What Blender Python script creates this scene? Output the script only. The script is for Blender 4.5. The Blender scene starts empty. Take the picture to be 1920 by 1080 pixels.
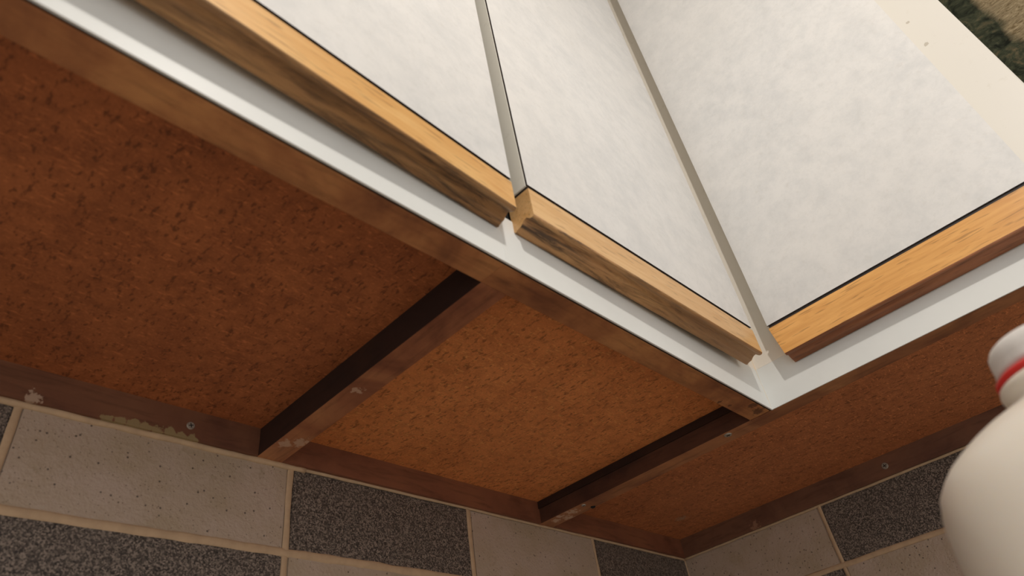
import bpy, bmesh, math, random
from mathutils import Vector, Matrix, noise

S = bpy.context.scene
COL = S.collection
random.seed(7)

# ------------------------------------------------------------------ camera
cam_d = bpy.data.cameras.new('camera')
cam = bpy.data.objects.new('camera', cam_d)
COL.objects.link(cam)
R = ((-0.70278057, 0.69819781, -0.13645252),
     (-0.36971629, -0.52232199, -0.76843321),
     (-0.60779054, -0.48959121, 0.62521285))
m = Matrix(((R[0][0], -R[1][0], -R[2][0]),
            (R[0][1], -R[1][1], -R[2][1]),
            (R[0][2], -R[1][2], -R[2][2]))).to_4x4()
m.translation = Vector((0.89502, 0.50100, -0.27711))
cam.matrix_world = m
cam_d.sensor_width = 36.0
cam_d.lens = 1287.94 * 36.0 / 1920.0
cam_d.clip_start = 0.01
cam_d.dof.use_dof = True
cam_d.dof.focus_distance = 0.68
cam_d.dof.aperture_fstop = 8.5
S.camera = cam

# ------------------------------------------------------------------ world and lamps
W = bpy.data.worlds.new('room_light')
S.world = W
W.use_nodes = True
W.node_tree.nodes['Background'].inputs[0].default_value = (1.0, 0.965, 0.92, 1)
W.node_tree.nodes['Background'].inputs[1].default_value = 0.9


def bulb(name, loc, power, radius, color):
    l = bpy.data.lights.new(name, 'POINT')
    l.energy = power
    l.shadow_soft_size = radius
    l.color = color
    o = bpy.data.objects.new(name, l)
    o.location = loc
    COL.objects.link(o)


bulb('room_lamp', (0.79, 0.74, 0.37), 6.0, 0.010, (1.0, 0.94, 0.87))
bulb('room_lamp', (0.83, 0.77, 0.42), 1.3, 0.010, (1.0, 0.94, 0.87))

vs = S.view_settings
vs.view_transform = 'Standard'
vs.look = 'None'
vs.exposure = 0.0
vs.gamma = 1.0
vs.use_curve_mapping = False


# ------------------------------------------------------------------ material helpers
class NT:
    def __init__(self, name, rough=0.5, spec=0.5, coat=0.0):
        self.m = bpy.data.materials.new(name)
        self.m.use_nodes = True
        self.t = self.m.node_tree
        self.b = self.t.nodes['Principled BSDF']
        self.b.inputs['Roughness'].default_value = rough
        self.b.inputs['Specular IOR Level'].default_value = spec
        self.b.inputs['Coat Weight'].default_value = coat
        self.tc = self.t.nodes.new('ShaderNodeTexCoord')
        self.P = self.tc.outputs['Object']

    def n(self, typ, **kw):
        n = self.t.nodes.new(typ)
        for k, v in kw.items():
            setattr(n, k, v)
        return n

    def link(self, a, b):
        self.t.links.new(a, b)

    def mapping(self, scale=(1, 1, 1), rot=(0, 0, 0), loc=(0, 0, 0)):
        n = self.n('ShaderNodeMapping')
        n.inputs['Scale'].default_value = scale
        n.inputs['Rotation'].default_value = rot
        n.inputs['Location'].default_value = loc
        self.link(self.P, n.inputs['Vector'])
        return n.outputs[0]

    def noise(self, scale, detail=4, rough=0.55, vec=None, dist=0.0):
        n = self.n('ShaderNodeTexNoise')
        n.inputs['Scale'].default_value = scale
        n.inputs['Detail'].default_value = detail
        n.inputs['Roughness'].default_value = rough
        n.inputs['Distortion'].default_value = dist
        self.link(vec if vec is not None else self.P, n.inputs['Vector'])
        return n.outputs['Fac']

    def ramp(self, fac, stops, interp='LINEAR'):
        n = self.n('ShaderNodeValToRGB')
        n.color_ramp.interpolation = interp
        e = n.color_ramp.elements
        while len(e) < len(stops):
            e.new(0.5)
        for el, (p, c) in zip(e, stops):
            el.position = p
            el.color = (c[0], c[1], c[2], 1) if len(c) == 3 else c
        self.link(fac, n.inputs['Fac'])
        return n.outputs['Color']

    def mask(self, fac, a, b):
        n = self.n('ShaderNodeMapRange')
        n.inputs['From Min'].default_value = a
        n.inputs['From Max'].default_value = b
        self.link(fac, n.inputs['Value'])
        return n.outputs[0]

    def math(self, op, a, b=None):
        n = self.n('ShaderNodeMath', operation=op)
        for i, v in enumerate((a, b)):
            if v is None:
                continue
            if isinstance(v, (int, float)):
                n.inputs[i].default_value = v
            else:
                self.link(v, n.inputs[i])
        return n.outputs[0]

    def mix(self, fac, a, b, blend='MIX'):
        n = self.n('ShaderNodeMix', data_type='RGBA', blend_type=blend)
        if isinstance(fac, (int, float)):
            n.inputs[0].default_value = fac
        else:
            self.link(fac, n.inputs[0])
        for i, v in ((6, a), (7, b)):
            if isinstance(v, tuple):
                n.inputs[i].default_value = (v[0], v[1], v[2], 1)
            else:
                self.link(v, n.inputs[i])
        return n.outputs[2]

    def sep(self):
        n = self.n('ShaderNodeSeparateXYZ')
        self.link(self.P, n.inputs[0])
        return n.outputs

    def spot(self, pts, r, soft_noise=120, thr=0.5):
        """ragged patch mask round fixed points of the object"""
        nz = self.noise(soft_noise, 5, 0.6)
        out = None
        for p in pts:
            rr = p[3] if len(p) > 3 else r
            d = self.n('ShaderNodeVectorMath', operation='DISTANCE')
            self.link(self.P, d.inputs[0])
            d.inputs[1].default_value = p[:3]
            k = self.mask(d.outputs['Value'], rr, 0.0)
            s = self.math('ADD', k, self.math('MULTIPLY', self.math('SUBTRACT', nz, 0.5), 2.2))
            s = self.mask(s, thr, thr + 0.12)
            s = self.math('MULTIPLY', s, self.mask(d.outputs['Value'], rr, rr * 0.9))
            out = s if out is None else self.math('MAXIMUM', out, s)
        return out

    def col(self, c):
        if isinstance(c, tuple):
            self.b.inputs['Base Color'].default_value = (c[0], c[1], c[2], 1)
        else:
            self.link(c, self.b.inputs['Base Color'])
        return self

    def bump(self, h, strength=0.3, dist=0.001):
        n = self.n('ShaderNodeBump')
        n.inputs['Strength'].default_value = strength
        n.inputs['Distance'].default_value = dist
        self.link(h, n.inputs['Height'])
        self.link(n.outputs[0], self.b.inputs['Normal'])
        return self


def mat_laminate():
    a = NT('mottled_laminate', 0.42, 0.45)
    n1 = a.noise(42, 7, 0.75)
    n2 = a.noise(150, 5, 0.7, dist=0.3)
    big = a.noise(7, 3, 0.5)
    c = a.ramp(n1, [(0.36, (0.58, 0.58, 0.575)), (0.60, (0.675, 0.665, 0.65))])
    c = a.mix(a.math('MULTIPLY', a.mask(big, 0.35, 0.7), 0.35), c, (0.70, 0.675, 0.64))
    c = a.mix(a.math('MULTIPLY', a.mask(n2, 0.52, 0.78), 0.35), c, (0.50, 0.48, 0.45))
    n3 = a.noise(70, 5, 0.75, vec=a.mapping((1, 1, 2.2), (0.6, 0.5, 0)))
    c = a.mix(a.math('MULTIPLY', a.mask(n3, 0.62, 0.78), 0.35), c, (0.46, 0.42, 0.36))
    a.col(c).bump(n2, 0.10, 0.0005)
    return a.m


def mat_white(name='white_melamine', col=(0.76, 0.775, 0.755), rough=0.38):
    a = NT(name, rough, 0.5)
    n = a.noise(14, 4, 0.6)
    a.col(a.mix(a.mask(n, 0.35, 0.7), col, tuple(x * 0.93 for x in col)))
    return a.m


def mat_cream(name, col, marks=()):
    a = NT(name, 0.42, 0.45)
    n = a.noise(60, 6, 0.7)
    c = a.mix(a.math('MULTIPLY', a.mask(n, 0.60, 0.72), 0.25), col, (0.42, 0.37, 0.28))
    if marks:
        c = a.mix(a.math('MULTIPLY', a.spot(marks, 0.004, 200, 0.3), 0.6), c, (0.34, 0.29, 0.22))
    a.col(c)
    return a.m


def mat_hardboard(name, c0, c1, chips=()):
    a = NT(name, 0.62, 0.35)
    n1 = a.noise(26, 5, 0.6)
    n2 = a.noise(520, 4, 0.75)
    n3 = a.noise(420, 2, 0.5, vec=a.mapping((1, 0.42, 1), (0, 0, 0.5)))
    n4 = a.noise(620, 2, 0.5, vec=a.mapping((0.3, 1, 1), (0, 0, 0.3), (3, 1, 2)))
    n5 = a.noise(110, 4, 0.7)
    c = a.ramp(n1, [(0.3, c0), (0.72, c1)])
    c = a.mix(a.math('MULTIPLY', a.mask(n2, 0.48, 0.70), 0.4), c, tuple(x * 1.6 for x in c1))
    c = a.mix(a.math('MULTIPLY', a.mask(n5, 0.47, 0.68), 0.5), c, tuple(x * 0.6 for x in c0))
    c = a.mix(a.math('MULTIPLY', a.mask(n3, 0.57, 0.68), 0.7), c, tuple(x * 0.35 for x in c0))
    c = a.mix(a.math('MULTIPLY', a.mask(n4, 0.60, 0.72), 0.45), c, tuple(min(1, x * 1.9) for x in c1))
    if chips:
        c = a.mix(a.spot(chips, 0.01, 200), c, (0.42, 0.24, 0.14))
    a.col(c).bump(n2, 0.25, 0.0004)
    return a.m


def mat_rail(name, base, light, dark, axis, chips=(), chipcol=(0.62, 0.46, 0.34), greens=(), rough=0.5, lines=True):
    """stained softwood rail, grain along axis"""
    a = NT(name, rough, 0.4)
    sc = [1.0, 1.0, 1.0]
    sc[axis] = 0.12
    g = a.noise(170, 5, 0.6, vec=a.mapping(tuple(sc)), dist=0.6)
    big = a.noise(16, 5, 0.6, dist=0.5)
    c = a.ramp(big, [(0.34, dark), (0.5, base), (0.68, light)])
    c = a.mix(a.math('MULTIPLY', a.mask(g, 0.5, 0.72), 0.45), c, tuple(x * 0.35 for x in dark))
    if chips:
        c = a.mix(a.math('MULTIPLY', a.spot(chips, 0.01, 240), 0.8), c, chipcol)
    if greens:
        c = a.mix(a.math('MULTIPLY', a.spot(greens, 0.01, 120, 0.3), 0.7), c, (0.34, 0.27, 0.13))
    a.col(c).bump(g, 0.2, 0.0004)
    return a.m


def mat_beech(name, c0, c1, axis, dirt=0.0, rough=0.36, touch=None):
    a = NT(name, rough, 0.5)
    sc = [1.0, 1.0, 1.0]
    sc[axis] = 0.09
    v = a.mapping(tuple(sc))
    g = a.noise(150, 6, 0.6, vec=v, dist=0.8)
    f = a.noise(620, 2, 0.5, vec=a.mapping(tuple(0.07 if i == axis else 1.0 for i in range(3)), (0, 0, 0.12)))
    big = a.noise(22, 3, 0.5, vec=v)
    c = a.mix(a.mask(g, 0.35, 0.68), c1, c0)
    c = a.mix(a.math('MULTIPLY', a.mask(big, 0.42, 0.66), 0.5), c, tuple(x * 0.8 for x in c0))
    c = a.mix(a.math('MULTIPLY', a.mask(f, 0.60, 0.68), 0.55), c, tuple(x * 0.42 for x in c0))
    if dirt:
        d1 = a.noise(150, 7, 0.72, vec=a.mapping(tuple(0.11 if i == axis else 1.0 for i in range(3)), (0, 0, 0), (1, 2, 3)), dist=0.5)
        if touch:
            dirt = a.math('MULTIPLY', a.mask(a.sep()[axis], touch[0], touch[1]), dirt)
        c = a.mix(a.math('MULTIPLY', a.mask(d1, 0.44, 0.58), dirt), c, (0.045, 0.024, 0.012))
    a.col(c).bump(g, 0.15, 0.0003)
    return a.m


def mat_plain(name, col, rough=0.5, metal=0.0, bumpy=0.0):
    a = NT(name, rough, 0.5)
    n = a.noise(80, 5, 0.6)
    a.col(a.mix(a.mask(n, 0.35, 0.7), col, tuple(x * 0.82 for x in col)))
    a.b.inputs['Metallic'].default_value = metal
    if bumpy:
        a.bump(n, bumpy, 0.001)
    return a.m


def mat_tile_light():
    a = NT('speckled_light_tile', 0.42, 0.5)
    oi = a.n('ShaderNodeObjectInfo')
    add = a.n('ShaderNodeVectorMath', operation='ADD')
    sc = a.n('ShaderNodeMath', operation='MULTIPLY')
    a.link(oi.outputs['Random'], sc.inputs[0]); sc.inputs[1].default_value = 7.0
    cx = a.n('ShaderNodeCombineXYZ')
    for i in range(3):
        a.link(sc.outputs[0], cx.inputs[i])
    a.link(a.P, add.inputs[0]); a.link(cx.outputs[0], add.inputs[1])
    a.P = add.outputs[0]
    n1 = a.noise(28, 5, 0.6)
    c = a.ramp(n1, [(0.34, (0.41, 0.315, 0.22)), (0.64, (0.47, 0.365, 0.29))])

    def specks(scale, rad, keep):
        v = a.n('ShaderNodeTexVoronoi', feature='F1')
        v.inputs['Scale'].default_value = scale
        a.link(a.P, v.inputs['Vector'])
        d = a.mask(v.outputs['Distance'], rad, rad * 0.55)
        s = a.n('ShaderNodeSeparateColor')
        a.link(v.outputs['Color'], s.inputs[0])
        return a.math('MULTIPLY', d, a.mask(s.outputs[0], keep, keep + 0.02))
    c = a.mix(a.math('MULTIPLY', specks(170, 0.17, 0.5), 0.9), c, (0.05, 0.035, 0.028))
    c = a.mix(a.math('MULTIPLY', specks(330, 0.19, 0.45), 0.75), c, (0.13, 0.09, 0.06))
    st = a.noise(60, 4, 0.6)
    c = a.mix(a.math('MULTIPLY', a.mask(st, 0.62, 0.75), 0.5), c, (0.22, 0.17, 0.08))
    b = a.noise(330, 4, 0.6)
    a.col(c).bump(b, 0.6, 0.0014)
    return a.m


def mat_tile_dark():
    a = NT('granular_dark_tile', 0.55, 0.4)
    v = a.n('ShaderNodeTexVoronoi', feature='F1')
    v.inputs['Scale'].default_value = 950
    a.link(a.P, v.inputs['Vector'])
    sc = a.n('ShaderNodeSeparateColor')
    a.link(v.outputs['Color'], sc.inputs[0])
    f = a.math('ADD', a.math('MULTIPLY', sc.outputs[0], 0.65), a.math('MULTIPLY', a.noise(420, 3, 0.7), 0.35))
    n2 = a.noise(40, 3, 0.5)
    c = a.ramp(f, [(0.20, (0.020, 0.015, 0.013)), (0.48, (0.095, 0.076, 0.062)), (0.80, (0.31, 0.25, 0.205))])
    c = a.mix(a.math('MULTIPLY', a.mask(n2, 0.35, 0.7), 0.25), c, (0.14, 0.11, 0.09))
    a.col(c).bump(f, 0.4, 0.0008)
    return a.m


def mat_wallpaper():
    a = NT('crinkled_wallpaper', 0.75, 0.2)
    w = a.noise(120, 6, 0.75, vec=a.mapping((1, 0.5, 1.9), (0.6, 0, 0)), dist=2.2)
    c = a.ramp(w, [(0.36, (0.17, 0.115, 0.05)), (0.5, (0.44, 0.34, 0.20)), (0.68, (0.60, 0.48, 0.31))])
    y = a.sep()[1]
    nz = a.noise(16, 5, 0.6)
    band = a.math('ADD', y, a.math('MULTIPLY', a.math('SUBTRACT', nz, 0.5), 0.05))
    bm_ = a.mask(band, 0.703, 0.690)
    mottle = a.noise(45, 6, 0.7, dist=1.0)  # dark green mottling for the strip of wall beside the cabinet
    g = a.ramp(mottle, [(0.36, (0.012, 0.016, 0.010)), (0.54, (0.075, 0.085, 0.05)), (0.70, (0.24, 0.18, 0.10))])
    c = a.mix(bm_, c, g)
    a.col(c).bump(w, 0.9, 0.004)
    return a.m


def mat_jug():
    a = NT('milky_plastic', 0.33, 0.5)
    n = a.noise(260, 3, 0.5)
    a.col((0.78, 0.72, 0.63)).bump(n, 0.06, 0.0004)
    a.b.inputs['Subsurface Weight'].default_value = 0.35
    a.b.inputs['Subsurface Radius'].default_value = (0.012, 0.009, 0.006)
    return a.m


# ------------------------------------------------------------------ mesh helpers
def box(bm, x0, x1, y0, y1, z0, z1, mi=0):
    v = [bm.verts.new((x, y, z)) for x in (x0, x1) for y in (y0, y1) for z in (z0, z1)]
    fs = []
    for q in ((0, 1, 3, 2), (4, 6, 7, 5), (0, 4, 5, 1), (2, 3, 7, 6), (0, 2, 6, 4), (1, 5, 7, 3)):
        f = bm.faces.new([v[i] for i in q])
        f.material_index = mi
        fs.append(f)
    return fs


def make(name, bm, mats, parent=None, origin=(0, 0, 0), bevel=0.0, seg=2, smooth=False, xf=None, loc=None):
    """bm is in world metres; the mesh is stored relative to origin"""
    if bevel:
        bmesh.ops.bevel(bm, geom=list(bm.edges), offset=bevel, segments=seg, affect='EDGES', profile=0.6)
    if xf:
        for v in bm.verts:
            v.co = xf(v.co)
    o = Vector(origin)
    for v in bm.verts:
        v.co -= o
    bmesh.ops.recalc_face_normals(bm, faces=list(bm.faces))
    me = bpy.data.meshes.new(name)
    bm.to_mesh(me)
    bm.free()
    for mt in (mats if isinstance(mats, (list, tuple)) else [mats]):
        me.materials.append(mt)
    if smooth:
        for p in me.polygons:
            p.use_smooth = True
    ob = bpy.data.objects.new(name, me)
    COL.objects.link(ob)
    if parent is not None:
        ob.parent = parent
    else:
        ob.location = o
    if loc is not None:
        ob.location = loc
    return ob


def bx(name, dims, mats, parent=None, origin=(0, 0, 0), bevel=0.0, xf=None):
    bm = bmesh.new()
    box(bm, *dims)
    return make(name, bm, mats, parent, origin, bevel, xf=xf)


def thing(name, label, cat, loc, group=None):
    o = bpy.data.objects.new(name, None)
    o.empty_display_size = 0.05
    o.location = loc
    COL.objects.link(o)
    o['label'] = label
    o['category'] = cat
    if group:
        o['group'] = group
    return o


def tube_line(bm, a, b, up, w, h, n=60, seed=0, amp=0.12):
    """half-round bead from a to b, w wide, standing h proud along up"""
    a, b, up = Vector(a), Vector(b), Vector(up)
    d = (b - a).normalized()
    s = d.cross(up).normalized()
    rings = []
    for i in range(n + 1):
        t = i / n
        c = a.lerp(b, t)
        k = 1 + amp * 2 * noise.noise(Vector((t * (b - a).length * 60, seed * 3.1, 0)))
        off = amp * w * noise.noise(Vector((t * (b - a).length * 35, seed * 1.7, 9)))
        ring = []
        for j in range(7):
            an = math.pi * j / 6
            ring.append(bm.verts.new(c + s * (math.cos(an) * w * 0.5 * k + off) + up * (math.sin(an) * h * k - 0.0006)))
        rings.append(ring)
    for r0, r1 in zip(rings, rings[1:]):
        for j in range(6):
            bm.faces.new((r0[j], r0[j + 1], r1[j + 1], r1[j]))
    bm.faces.new(rings[0])
    bm.faces.new(list(reversed(rings[-1])))


# ------------------------------------------------------------------ materials
M_lam = mat_laminate()
M_white = mat_white()
M_edge = mat_cream('aged_white_edge', (0.76, 0.73, 0.65))
M_post = mat_cream('cream_white_board', (0.82, 0.77, 0.69))
M_stile = mat_cream('cream_stile', (0.66, 0.63, 0.575),
                    [(0.30, 0.578, 0.262, 0.003), (0.30, 0.5800, 0.30, 0.0025)])
M_black = mat_plain('dark_core_line', (0.018, 0.009, 0.006), 0.6)
M_hole = mat_plain('black_gap', (0.004, 0.004, 0.005), 0.9)
M_dside = mat_rail('dark_side_face', (0.030, 0.011, 0.006), (0.036, 0.013, 0.007), (0.022, 0.008, 0.005), 1, rough=0.7)  # near-black colour for the middle divider's one side and the top strip
M_dside2 = mat_rail('brown_side_face', (0.085, 0.032, 0.016), (0.10, 0.038, 0.018), (0.05, 0.018, 0.010), 1, rough=0.7)  # dark brown colour for the same side of the corner divider
M_sealant = mat_plain('yellowed_sealant', (0.80, 0.56, 0.27), 0.4)
M_grout = mat_plain('beige_grout', (0.56, 0.39, 0.24), 0.7, 0, 0.4)
M_tl = mat_tile_light()
M_td = mat_tile_dark()
M_metal = mat_plain('dull_screw_metal', (0.42, 0.38, 0.32), 0.5, 0.5)

# ------------------------------------------------------------------ setting
XE, YE = 1.64, 1.24            # how far the walls run
ZC, ZB, ZF = 1.05, -0.42, -1.32   # ceiling, worktop, floor


def struct(o):
    o['kind'] = 'structure'
    return o


M_paint = mat_plain('painted_plaster', (0.62, 0.55, 0.45), 0.8)
wall_left = struct(bx('wall_left', (-0.12, XE, -0.12, -0.007, ZF, ZC), [M_grout]))
wall_right = struct(bx('wall_right', (-0.12, -0.007, -0.007, YE, ZF, ZC), [M_grout]))
struct(bx('ceiling', (-0.12, XE + 1, -0.12, YE + 1, ZC, ZC + 0.1), [M_paint]))
struct(bx('floor', (-0.12, XE + 1, -0.12, YE + 1, ZF - 0.1, ZF), [mat_plain('floor_covering', (0.30, 0.22, 0.15), 0.6)]))
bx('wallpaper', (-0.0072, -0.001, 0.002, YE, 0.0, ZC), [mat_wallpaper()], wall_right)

GAP = 0.0045
TW = 0.2000
zrows = [(-0.0020, -0.0715)]
z = -0.0755
while z > ZB + 0.02:
    zrows.append((z, max(z - 0.100, ZB)))
    z -= 0.104
cols = []
x = 0.0
widths = [0.2020] + [TW] * 8
for i, w in enumerate(widths):
    cols.append((x, x + w))
    x += w + GAP
_tile_cache = {}


def tile(wall, kind, w, h, axis, c, ztop):
    key = (kind, round(w, 4), round(h, 4), axis)
    if key not in _tile_cache:
        bm = bmesh.new()
        if axis == 0:
            box(bm, 0, w, -0.007, 0.0, -h, 0)
        else:
            box(bm, -0.007, 0.0, 0, w, -h, 0)
        bmesh.ops.bevel(bm, geom=list(bm.edges), offset=0.0012, segments=2, affect='EDGES')
        bmesh.ops.recalc_face_normals(bm, faces=list(bm.faces))
        me = bpy.data.meshes.new('tile')
        bm.to_mesh(me); bm.free()
        me.materials.append(M_td if kind else M_tl)
        _tile_cache[key] = me
    o = bpy.data.objects.new('tile', _tile_cache[key])
    o.parent = wall
    e = random.uniform(-0.0003, 0.0002)
    o.location = (c, e, ztop) if axis == 0 else (e, c, ztop)
    COL.objects.link(o)


for ri, (zt, zb) in enumerate(zrows):
    for ci, (a, b) in enumerate(cols):
        if b <= XE:
            tile(wall_left, (ci + ri) % 2 == 0, b - a, zt - zb, 0, a, zt)
        if b <= YE:
            # right wall starts with a light tile in the top row
            tile(wall_right, (ci + ri) % 2 == 1, b - a, zt - zb, 1, a, zt)
sd = 0
for ri in range(len(zrows) - 1):
    zc = (zrows[ri][1] + zrows[ri + 1][0]) / 2
    bm = bmesh.new(); tube_line(bm, (0, 0, zc), (XE - 0.02, 0, zc), (0, 1, 0), 0.0074, 0.0016, 220, sd, 0.1); sd += 1
    make('grout_joint', bm, M_grout, wall_left, smooth=True)
    bm = bmesh.new(); tube_line(bm, (0, 0, zc), (0, YE - 0.02, zc), (1, 0, 0), 0.0064, 0.0013, 160, sd, 0.1); sd += 1
    make('grout_joint', bm, M_grout, wall_right, smooth=True)
for ci in range(len(cols) - 1):
    c = cols[ci][1] + GAP / 2
    for ri, (zt, zb) in enumerate(zrows):
        wdt = 0.0046 if ci == 0 else 0.0056
        if c < XE:
            bm = bmesh.new(); tube_line(bm, (c, 0, zt + 0.002), (c, 0, zb - 0.002), (0, 1, 0), wdt, 0.0010, 24, sd, 0.12); sd += 1
            make('grout_joint', bm, M_grout, wall_left, smooth=True)
        if c < YE:
            bm = bmesh.new(); tube_line(bm, (0, c, zt + 0.002), (0, c, zb - 0.002), (1, 0, 0), wdt, 0.0010, 24, sd, 0.12); sd += 1
            make('grout_joint', bm, M_grout, wall_right, smooth=True)
# sealing bead where the tiles meet the cabinets
bm = bmesh.new(); tube_line(bm, (0.60, 0.0005, -0.0018), (XE - 0.1, 0.0005, -0.0018), (0, 0.92, -0.39), 0.0050, 0.0022, 200, 41, 0.16)
make('sealing_bead', bm, M_grout, wall_left, smooth=True)
bm = bmesh.new(); tube_line(bm, (0.0, 0.0, -0.0012), (0.604, 0.0005, -0.0012), (0, 0.92, -0.39), 0.0030, 0.0010, 160, 42, 0.16)
make('sealing_bead', bm, M_grout, wall_left, smooth=True)
bm = bmesh.new(); tube_line(bm, (0.0, 0.0, -0.0012), (0.0005, YE - 0.1, -0.0012), (0.92, 0, -0.39), 0.0030, 0.0010, 200, 43, 0.16)
make('sealing_bead', bm, M_grout, wall_right, smooth=True)
bm = bmesh.new(); tube_line(bm, (0.0, 0.0, -0.001), (0.0, 0.0, ZB), (0.7, 0.7, 0), 0.004, 0.0010, 120, 44, 0.12)
make('sealing_bead', bm, M_grout, wall_right, smooth=True)

# ------------------------------------------------------------------ cabinets
D = 0.30        # depth
T = 0.0225      # board thickness of the underside frame
ZR = 0.025      # how far the bottom panel is recessed
RP = 0.0042     # back rail stands this proud of the tiles
H = 0.86        # height
FB = 0.043      # top of the white lower strip


def lathe_handle(bm, u0, u1, ux, zt, zb, depth, mi=0, skew=0.0):
    """door pull: profile in (u along door, w depth 0=front, z). returns verts through ux(u, w, z)"""
    prof = [(0.0, zt), (0.0, zb + 0.0016), (0.0006, zb + 0.0005), (0.0018, zb), (0.0036, zb + 0.0004), (0.0048, zb + 0.0014)]
    # cove
    for i in range(1, 9):
        t = i / 8
        w = 0.0048 + (depth - 0.0036 - 0.0048) * t
        zz = zb + 0.0014 + 0.0021 * math.sin(min(1.0, t * 1.35 + 0.18) * math.pi) ** 0.8 - 0.0026 * t
        prof.append((w, zz))
    prof += [(depth - 0.0022, zb - 0.0022), (depth - 0.0008, zb - 0.0012), (depth, zb + 0.0006), (depth, zt)]
    ends = []
    for u in (u0, u1):
        ring = []
        for (w, zz) in prof:
            uu = u + (skew * (zt - zz) / (zt - zb) if u == u0 and skew else 0)
            ring.append(bm.verts.new(ux(uu, w, zz)))
        ends.append(ring)
    n = len(prof)
    for i in range(n):
        j = (i + 1) % n
        f = bm.faces.new((ends[0][i], ends[0][j], ends[1][j], ends[1][i]))
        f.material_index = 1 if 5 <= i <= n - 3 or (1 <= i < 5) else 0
        f.smooth = 1 <= i <= n - 3
    for e in ends:
        f = bm.faces.new(e)
        f.material_index = 0


def door(parent, org, u0, u1, ux, mats, edge_line, zt=None, skew=0.0, zb=0.0385, DZ0=0.0645):
    """ux(u, w, z): u along the front, w = depth behind the front face"""
    zt = zt or H - 0.01
    t = 0.0185

    def bxx(name, ua, ub, wa, wb, za, zb_, mt, par):
        bm = bmesh.new()
        vs_ = []
        box(bm, ua, ub, wa, wb, za, zb_)
        if name == 'door':
            bmesh.ops.bevel(bm, geom=list(bm.edges), offset=0.0006, segments=1, affect='EDGES')
        for v in bm.verts:
            v.co = ux(v.co.x, v.co.y, v.co.z)
        return make(name, bm, mt, par, org)
    d = bxx('door', u0, u1, 0.0013, t, DZ0, zt, M_edge, parent)
    # laminate face on a thin dark core
    bm = bmesh.new()
    box(bm, u0, u1, 0.0, 0.0013, DZ0, zt)
    bm.normal_update()
    fr = ux(0, 0, 0) - ux(0, 1, 0)
    for v in bm.verts:
        v.co = ux(v.co.x, v.co.y, v.co.z)
    for f in bm.faces:
        f.material_index = 1
        c = f.calc_center_median()
    bm.faces.ensure_lookup_table()
    for f in bm.faces:
        f.normal_update()
        if abs(f.normal.dot(fr.normalized())) > 0.9:
            f.material_index = 0
        elif abs(f.normal.z) < 0.5 and not edge_line:
            f.material_index = 2
    make('laminate_face', bm, [M_lam, M_black, M_edge], d, org)
    bxx('shadow_groove', u0 + 0.0008, u1 - 0.0008, 0.0015, t - 0.001, DZ0 - 0.0042, DZ0, M_black, d)
    bm = bmesh.new()
    lathe_handle(bm, u0, u1, ux, DZ0 - 0.0033, zb, t + 0.0008, skew=skew)
    h = make('pull_strip', bm, mats, d, org)
    return d


# --- board materials with their own stains (coordinates relative to each cabinet)
def screw(parent, org, p, nrm, r=0.0032, name='screw'):
    bm = bmesh.new()
    nrm = Vector(nrm)
    q = nrm.to_track_quat('Z', 'Y').to_matrix().to_4x4()
    bmesh.ops.create_cone(bm, cap_ends=True, segments=20, radius1=r, radius2=r * 0.8, depth=0.0012,
                          matrix=Matrix.Translation((0, 0, 0.0003)))
    if name == 'screw':
        # crossed recess drawn as two sunk bars
        for a in (0.3, 0.3 + math.pi / 2):
            mt = Matrix.Rotation(a, 4, 'Z') @ Matrix.Translation((0, 0, 0.00085))
            r_ = bmesh.ops.create_cube(bm, size=1, matrix=mt @ Matrix.Diagonal((r * 1.1, r * 0.22, 0.0002, 1)))
            for v in r_['verts']:
                for f in v.link_faces:
                    f.material_index = 1
    for v in bm.verts:
        v.co = Vector(p) + (q @ v.co)
    return make(name, bm, [M_metal if name == 'screw' else M_hole, M_hole], parent, org)


HB1 = mat_hardboard('hardboard_red', (0.285, 0.084, 0.027), (0.42, 0.135, 0.044))
HB2 = mat_hardboard('hardboard_orange', (0.60, 0.205, 0.062), (0.74, 0.275, 0.088))
HB3 = mat_hardboard('hardboard_brown', (0.43, 0.150, 0.056), (0.53, 0.195, 0.074), [(0.075, 0.055, 0.025, 0.014)])
fr_base, fr_light, fr_dark = (0.37, 0.145, 0.053), (0.56, 0.26, 0.095), (0.20, 0.07, 0.028)
RX = mat_rail('front_rail_stain_x', fr_base, fr_light, fr_dark, 0)
RX2 = mat_rail('front_rail_stain_corner', fr_base, fr_light, fr_dark, 0, chips=[(0.195, 0.272, 0, 0.006), (0.292, 0.274, 0, 0.004), (0.06, 0.279, 0, 0.004), (0.045, 0.281, 0, 0.004), (0.01, 0.290, 0, 0.012), (0.025, 0.293, 0, 0.010)], chipcol=(0.10, 0.035, 0.015))
RY = mat_rail('front_rail_stain_y', (0.34, 0.14, 0.058), (0.46, 0.21, 0.085), (0.22, 0.08, 0.035), 1)
BX1 = mat_rail('back_rail_stain_long', (0.175, 0.072, 0.038), (0.20, 0.085, 0.044), (0.13, 0.05, 0.028), 0,
               chips=[(0.166, 0.0042, 0.003, 0.010)], chipcol=(0.50, 0.36, 0.26), greens=[(0.055 + 0.009 * k, 0.0042, 0.0005, 0.0075) for k in range(8)])
BX2 = mat_rail('back_rail_stain_mid', (0.22, 0.082, 0.042), (0.25, 0.095, 0.046), (0.16, 0.057, 0.03), 0)
BY = mat_rail('back_rail_stain_right', (0.17, 0.078, 0.045), (0.20, 0.09, 0.05), (0.12, 0.05, 0.03), 1,
              chips=[(0.0042, 0.118, 0.004, 0.012)], chipcol=(0.32, 0.17, 0.10))
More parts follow.
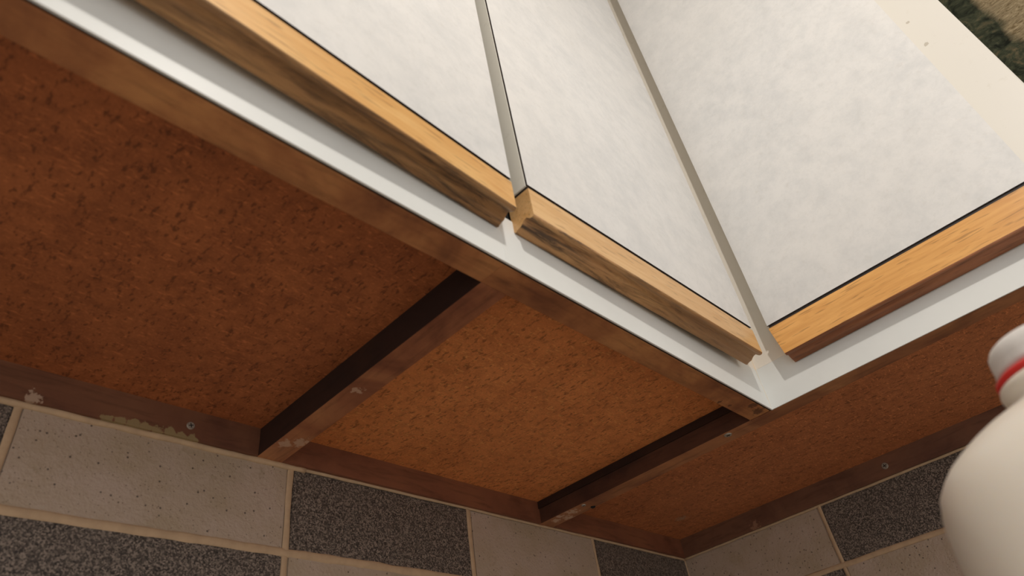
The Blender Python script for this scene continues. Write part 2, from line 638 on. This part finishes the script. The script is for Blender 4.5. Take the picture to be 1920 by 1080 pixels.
BARU = mat_rail('divider_underside', (0.34, 0.125, 0.055), (0.46, 0.20, 0.085), (0.20, 0.065, 0.03), 1,
                chips=[(-0.018, 0.040, 0, 0.014), (0.0 - 0.008, 0.033, 0, 0.012), (-0.010, 0.13, 0, 0.008)], chipcol=(0.55, 0.36, 0.25))
BARU2 = mat_rail('corner_divider_underside', (0.38, 0.16, 0.068), (0.46, 0.20, 0.085), (0.22, 0.08, 0.04), 1,
                 chips=[(0.292, 0.044, 0, 0.013), (0.283, 0.030, 0, 0.013), (0.295, 0.028, 0, 0.009), (0.289, 0.018, 0, 0.010)], chipcol=(0.62, 0.44, 0.32))
WOODA = [mat_beech('pull_wood_worn', (0.62, 0.31, 0.085), (0.76, 0.46, 0.17), 0),
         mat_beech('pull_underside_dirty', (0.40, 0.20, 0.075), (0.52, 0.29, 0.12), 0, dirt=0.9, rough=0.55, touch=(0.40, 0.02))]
WOODB = [mat_beech('pull_wood_pale', (0.60, 0.33, 0.12), (0.72, 0.46, 0.21), 0),
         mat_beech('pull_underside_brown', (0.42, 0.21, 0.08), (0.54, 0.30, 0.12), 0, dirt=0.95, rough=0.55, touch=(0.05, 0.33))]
WOODC = [mat_beech('pull_wood_orange', (0.64, 0.30, 0.075), (0.80, 0.42, 0.125), 1),
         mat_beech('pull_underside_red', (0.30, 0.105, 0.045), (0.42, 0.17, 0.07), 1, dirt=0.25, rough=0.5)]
M_carc = mat_plain('carcass_board', (0.62, 0.58, 0.50), 0.5)
GRP = 'wall cabinets with white fronts and beech pulls'


def cab_left(x0, x1, label, hb, br, fr, dr0, dr1, yf0, yf1, wood, edge_line, leftend, zb, dz):
    """cabinet on the left wall, x0..x1; the divider at x1 (or x0) side"""
    org = (x0, 0, 0)
    c = thing('wall_cabinet', label, 'cabinet', org)
    B = 0.0010
    # back rail
    bx('back_rail', (x0 + 0.0002, x1 - T * leftend - 0.0002, 0.0, RP, 0, ZR), br, c, org)
    # bottom panel
    bm = bmesh.new(); box(bm, x0, x1, 0.0, D - 0.003, ZR, ZR + 0.012)
    make('bottom_panel', bm, hb, c, org)
    # front rail
    bx('front_rail', (x0, x1, D - 0.0030 - 0.0205, D - 0.0030, 0, ZR), fr, c, org, 0.0004)
    bx('joint_line', (x0, x1, D - 0.0030, D - 0.0014, 0.0006, FB), M_black, c, org)
    # white strip under the doors
    bx('front_strip', (x0, x1, D - 0.0014, D, 0.0, FB), M_white, c, org, 0.0003)
    # carcass: back, top and the dark front edge board
    bx('carcass_top', (x0, x1, 0, D - 0.003, H - 0.018, H), M_carc, c, org)
    bx('carcass_back', (x0, x1, 0.0, 0.006, ZR + 0.012, H - 0.018), M_carc, c, org)
    bx('side_panel', (x0, x0 + 0.016, 0.006, D - 0.003, ZR + 0.012, H - 0.018), M_hole, c, org)
    bx('side_panel', (x1 - 0.016, x1, 0.006, D - 0.003, ZR + 0.012, H - 0.018), M_hole, c, org)

    def ux(u, w, zz):
        t = (u - dr0) / (dr1 - dr0)
        y = yf0 + (yf1 - yf0) * t
        return Vector((u, y - w, zz))
    door(c, org, dr0, dr1, ux, wood, edge_line, zb=zb, DZ0=dz)
    return c


X1 = 0.6460     # face of the divider between the left-wing cabinets
XL = 1.16
A = cab_left(X1, XL, 'long wall cabinet at the left with a dark red-brown bottom panel and dirty beech pull',
             HB1, BX1, RX, 0.6500, 1.155, 0.3185, 0.3185 + 0.0135, WOODA, False, 1, 0.0290, 0.0575)
screw(A, (X1, 0, 0), (0.7045, RP, 0.0115), (0, 1, 0), 0.0034)

B_ = cab_left(D, X1, 'narrow middle wall cabinet with an orange-brown bottom panel and short pale beech pull',
              HB2, BX2, RX2, 0.3370, 0.6330, 0.3245, 0.3185, WOODB, True, 1, 0.0340, 0.0635)
bx('corner_post', (D - 0.0002, 0.350, D - 0.0014, D - 0.0001, FB, H), M_post, B_, (D, 0, 0))
# divider board under the middle cabinet, dark on the side that faces the long cabinet
orgB = (D, 0, 0)
orgC = (0, 0, 0)


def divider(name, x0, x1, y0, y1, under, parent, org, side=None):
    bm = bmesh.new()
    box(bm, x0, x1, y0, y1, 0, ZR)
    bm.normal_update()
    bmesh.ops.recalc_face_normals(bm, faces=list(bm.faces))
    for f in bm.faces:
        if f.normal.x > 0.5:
            f.material_index = 1  # only this side takes a darker colour than the underside
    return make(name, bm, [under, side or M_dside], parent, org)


# stains on the divider are given relative to its own cabinet: shift by building it around x = X1
def rebase(mat, dx):
    for n in mat.node_tree.nodes:
        if n.type == 'VECT_MATH' and n.operation == 'DISTANCE':
            v = n.inputs[1].default_value
            n.inputs[1].default_value = (v[0] + dx, v[1], v[2])


rebase(BARU, X1 - D)

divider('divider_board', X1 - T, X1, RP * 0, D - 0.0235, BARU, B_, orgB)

# right-hand wing: one cabinet that fills the corner
YR = 0.6100
C_ = thing('wall_cabinet', 'right-hand wall cabinet in the corner with a wide mottled door and clean orange pull', 'cabinet', orgC)
bx('back_rail', (0.0, RP, 0.0002, YR, 0, ZR), BY, C_, orgC)
bx('back_rail', (RP, D - T, 0.0, RP, 0, ZR), BX2, C_, orgC)
bx('bottom_panel', (0, D - 0.003, 0.0, YR, ZR, ZR + 0.012), HB3, C_, orgC)
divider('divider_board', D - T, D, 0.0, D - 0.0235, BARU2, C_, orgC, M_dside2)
bx('dark_top_strip', (D - 0.0003, D + 0.0016, RP, D - 0.0236, ZR - 0.0085, ZR - 0.0003), M_dside, C_, orgC)  # near-black strip along the top of the corner divider's side
bx('front_rail', (D - 0.0225, D - 0.0018, D - 0.0235, YR, 0, ZR), RY, C_, orgC, 0.0004)
bx('joint_line', (D - 0.0018, D - 0.0012, D - 0.0005, YR, 0.0006, FB), M_black, C_, orgC)
bx('front_strip', (D - 0.0012, D, D - 0.0012, YR - 0.0405, 0.0, FB), M_white, C_, orgC, 0.0002)
bx('corner_post', (D - 0.0012, D, D - 0.0012, 0.345, FB, H), M_post, C_, orgC, 0.0002)
bx('end_stile', (D - 0.018, D, YR - 0.044, YR, 0.0, H), M_stile, C_, orgC, 0.0016)
bx('end_panel', (0, D - 0.018, YR - 0.016, YR, 0.0 + ZR + 0.012, H), M_carc, C_, orgC)
bx('carcass_top', (0, D - 0.018, 0, YR - 0.016, H - 0.018, H), M_carc, C_, orgC)
bx('carcass_back', (0, 0.006, 0, YR - 0.016, ZR + 0.012, H - 0.018), M_carc, C_, orgC)


def uxr(u, w, zz):
    return Vector((0.3190 - w, u, zz))


door(C_, orgC, 0.3330, 0.5690, uxr, WOODC, False, skew=0.0045, zb=0.0325, DZ0=0.0675)
# yellowed bead down the inner corner
bm = bmesh.new()
tube_line(bm, (D, D, 0.0005), (D, D, H), (0.7071, 0.7071, 0), 0.0024, 0.0007, 60, 77, 0.2)
make('corner_sealant', bm, M_sealant, C_, orgC, smooth=True)
screw(C_, orgC, (0.2985 - 0.004, 0.063, 0), (0, 0, -1), 0.0028)
screw(C_, orgC, (0.2805, 0.0650, 0), (0, 0, -1), 0.0030, 'screw_hole')
screw(C_, orgC, (0.2965 - 0.003, 0.2480, 0), (0, 0, -1), 0.0042)
screw(C_, orgC, (RP, 0.299, 0.012), (1, 0, 0), 0.0042)

# ------------------------------------------------------------------ worktop
M_top = mat_plain('worktop_laminate', (0.66, 0.60, 0.53), 0.45)
bm = bmesh.new()
L = [(0.002, 0.002), (XE, 0.002), (XE, 0.60), (0.60, 0.60), (0.60, YE), (0.002, YE)]
lo = [bm.verts.new((p[0], p[1], ZB - 0.038)) for p in L]
hi = [bm.verts.new((p[0], p[1], ZB)) for p in L]
bm.faces.new(lo); bm.faces.new(hi)
for i in range(6):
    j = (i + 1) % 6
    bm.faces.new((lo[i], lo[j], hi[j], hi[i]))
wt = make('worktop', bm, M_top, None, (0.6, 0.6, ZB - 0.038))
wt['label'] = 'plain brownish kitchen worktop running below the tiles'
wt['category'] = 'worktop'

# ------------------------------------------------------------------ milk jug
JX, JY = 0.565, 0.5025
jug = thing('plastic_jug', 'white plastic jug with a white cap and red ring, standing at the right edge', 'jug', (JX, JY, ZB))
M_j = mat_jug()


def loft(name, prof, mt, parent, seg=64, rot=0.0):
    """prof: (z, half width, roundness 2=circle .. 5=square)"""
    bm = bmesh.new()
    rings = []
    for (zz, r, e) in prof:
        ring = []
        for k in range(seg):
            a = 2 * math.pi * k / seg
            ca, sa = math.cos(a), math.sin(a)
            q = (abs(ca) ** e + abs(sa) ** e) ** (-1.0 / e)
            xx, yy = r * q * ca, r * q * sa
            ring.append(bm.verts.new((JX + xx * math.cos(rot) - yy * math.sin(rot), JY + xx * math.sin(rot) + yy * math.cos(rot), zz)))
        rings.append(ring)
    for r0, r1 in zip(rings, rings[1:]):
        for k in range(seg):
            bm.faces.new((r0[k], r0[(k + 1) % seg], r1[(k + 1) % seg], r1[k]))
    bm.faces.new(rings[0]); bm.faces.new(list(reversed(rings[-1])))
    return make(name, bm, mt, parent, (JX, JY, ZB), smooth=True)


body = [(ZB, 0.056, 3.4), (ZB + 0.003, 0.062, 3.6), (ZB + 0.012, 0.0665, 3.8), (-0.33, 0.0672, 3.8), (-0.245, 0.0672, 3.8),
        (-0.226, 0.0670, 3.5), (-0.214, 0.0664, 3.2), (-0.2060, 0.0652, 2.9), (-0.1990, 0.0630, 2.65), (-0.1945, 0.0600, 2.45), (-0.1900, 0.0560, 2.3),
        (-0.1860, 0.0510, 2.15), (-0.1823, 0.0457, 2.05), (-0.1790, 0.0398, 2), (-0.1762, 0.0335, 2), (-0.1738, 0.0275, 2), (-0.1722, 0.0240, 2), (-0.1706, 0.0226, 2),
        (-0.1692, 0.0228, 2), (-0.1676, 0.0236, 2), (-0.1650, 0.0238, 2), (-0.1630, 0.0230, 2), (-0.1622, 0.0205, 2), (-0.1582, 0.0185, 2), (-0.1522, 0.0180, 2)]
loft('body', body, M_j, jug, rot=0.18)
M_cap = mat_plain('white_cap_plastic', (0.78, 0.75, 0.72), 0.35)
M_red = mat_plain('red_ring_plastic', (0.72, 0.035, 0.03), 0.35)
loft('ring', [(-0.1630, 0.0195, 2), (-0.1628, 0.0218, 2), (-0.1620, 0.0230, 2), (-0.1600, 0.0230, 2), (-0.1592, 0.0218, 2), (-0.1590, 0.0195, 2)], M_red, jug)
loft('cap', [(-0.1588, 0.0195, 2), (-0.1584, 0.0208, 2), (-0.1567, 0.0211, 2), (-0.1545, 0.0205, 2), (-0.1535, 0.0206, 2), (-0.1510, 0.0203, 2), (-0.1487, 0.0198, 2), (-0.1470, 0.0186, 2), (-0.1458, 0.0168, 2), (-0.1453, 0.0140, 2)], M_cap, jug)
# grip on the far side of the body
bm = bmesh.new()
pts = [Vector((JX + 0.01, JY + 0.052, -0.19)), Vector((JX + 0.012, JY + 0.082, -0.205)), Vector((JX + 0.012, JY + 0.092, -0.24)),
       Vector((JX + 0.012, JY + 0.090, -0.28)), Vector((JX + 0.01, JY + 0.068, -0.305))]
path = []
for i in range(len(pts) - 1):
    for k in range(6):
        t = k / 6
        p0, p1, p2, p3 = pts[max(i - 1, 0)], pts[i], pts[i + 1], pts[min(i + 2, len(pts) - 1)]
        path.append(0.5 * ((2 * p1) + (p2 - p0) * t + (2 * p0 - 5 * p1 + 4 * p2 - p3) * t * t + (3 * p1 - p0 - 3 * p2 + p3) * t ** 3))
path.append(pts[-1])
rings = []
for i, p in enumerate(path):
    d = (path[min(i + 1, len(path) - 1)] - path[max(i - 1, 0)]).normalized()
    s = Vector((1, 0, 0)); n_ = d.cross(s).normalized()
    rings.append([bm.verts.new(p + s * math.cos(2 * math.pi * k / 16) * 0.012 + n_ * math.sin(2 * math.pi * k / 16) * 0.009) for k in range(16)])
for r0, r1 in zip(rings, rings[1:]):
    for k in range(16):
        bm.faces.new((r0[k], r0[(k + 1) % 16], r1[(k + 1) % 16], r1[k]))
bm.faces.new(rings[0]); bm.faces.new(list(reversed(rings[-1])))
make('handle', bm, M_j, jug, (JX, JY, ZB), smooth=True)
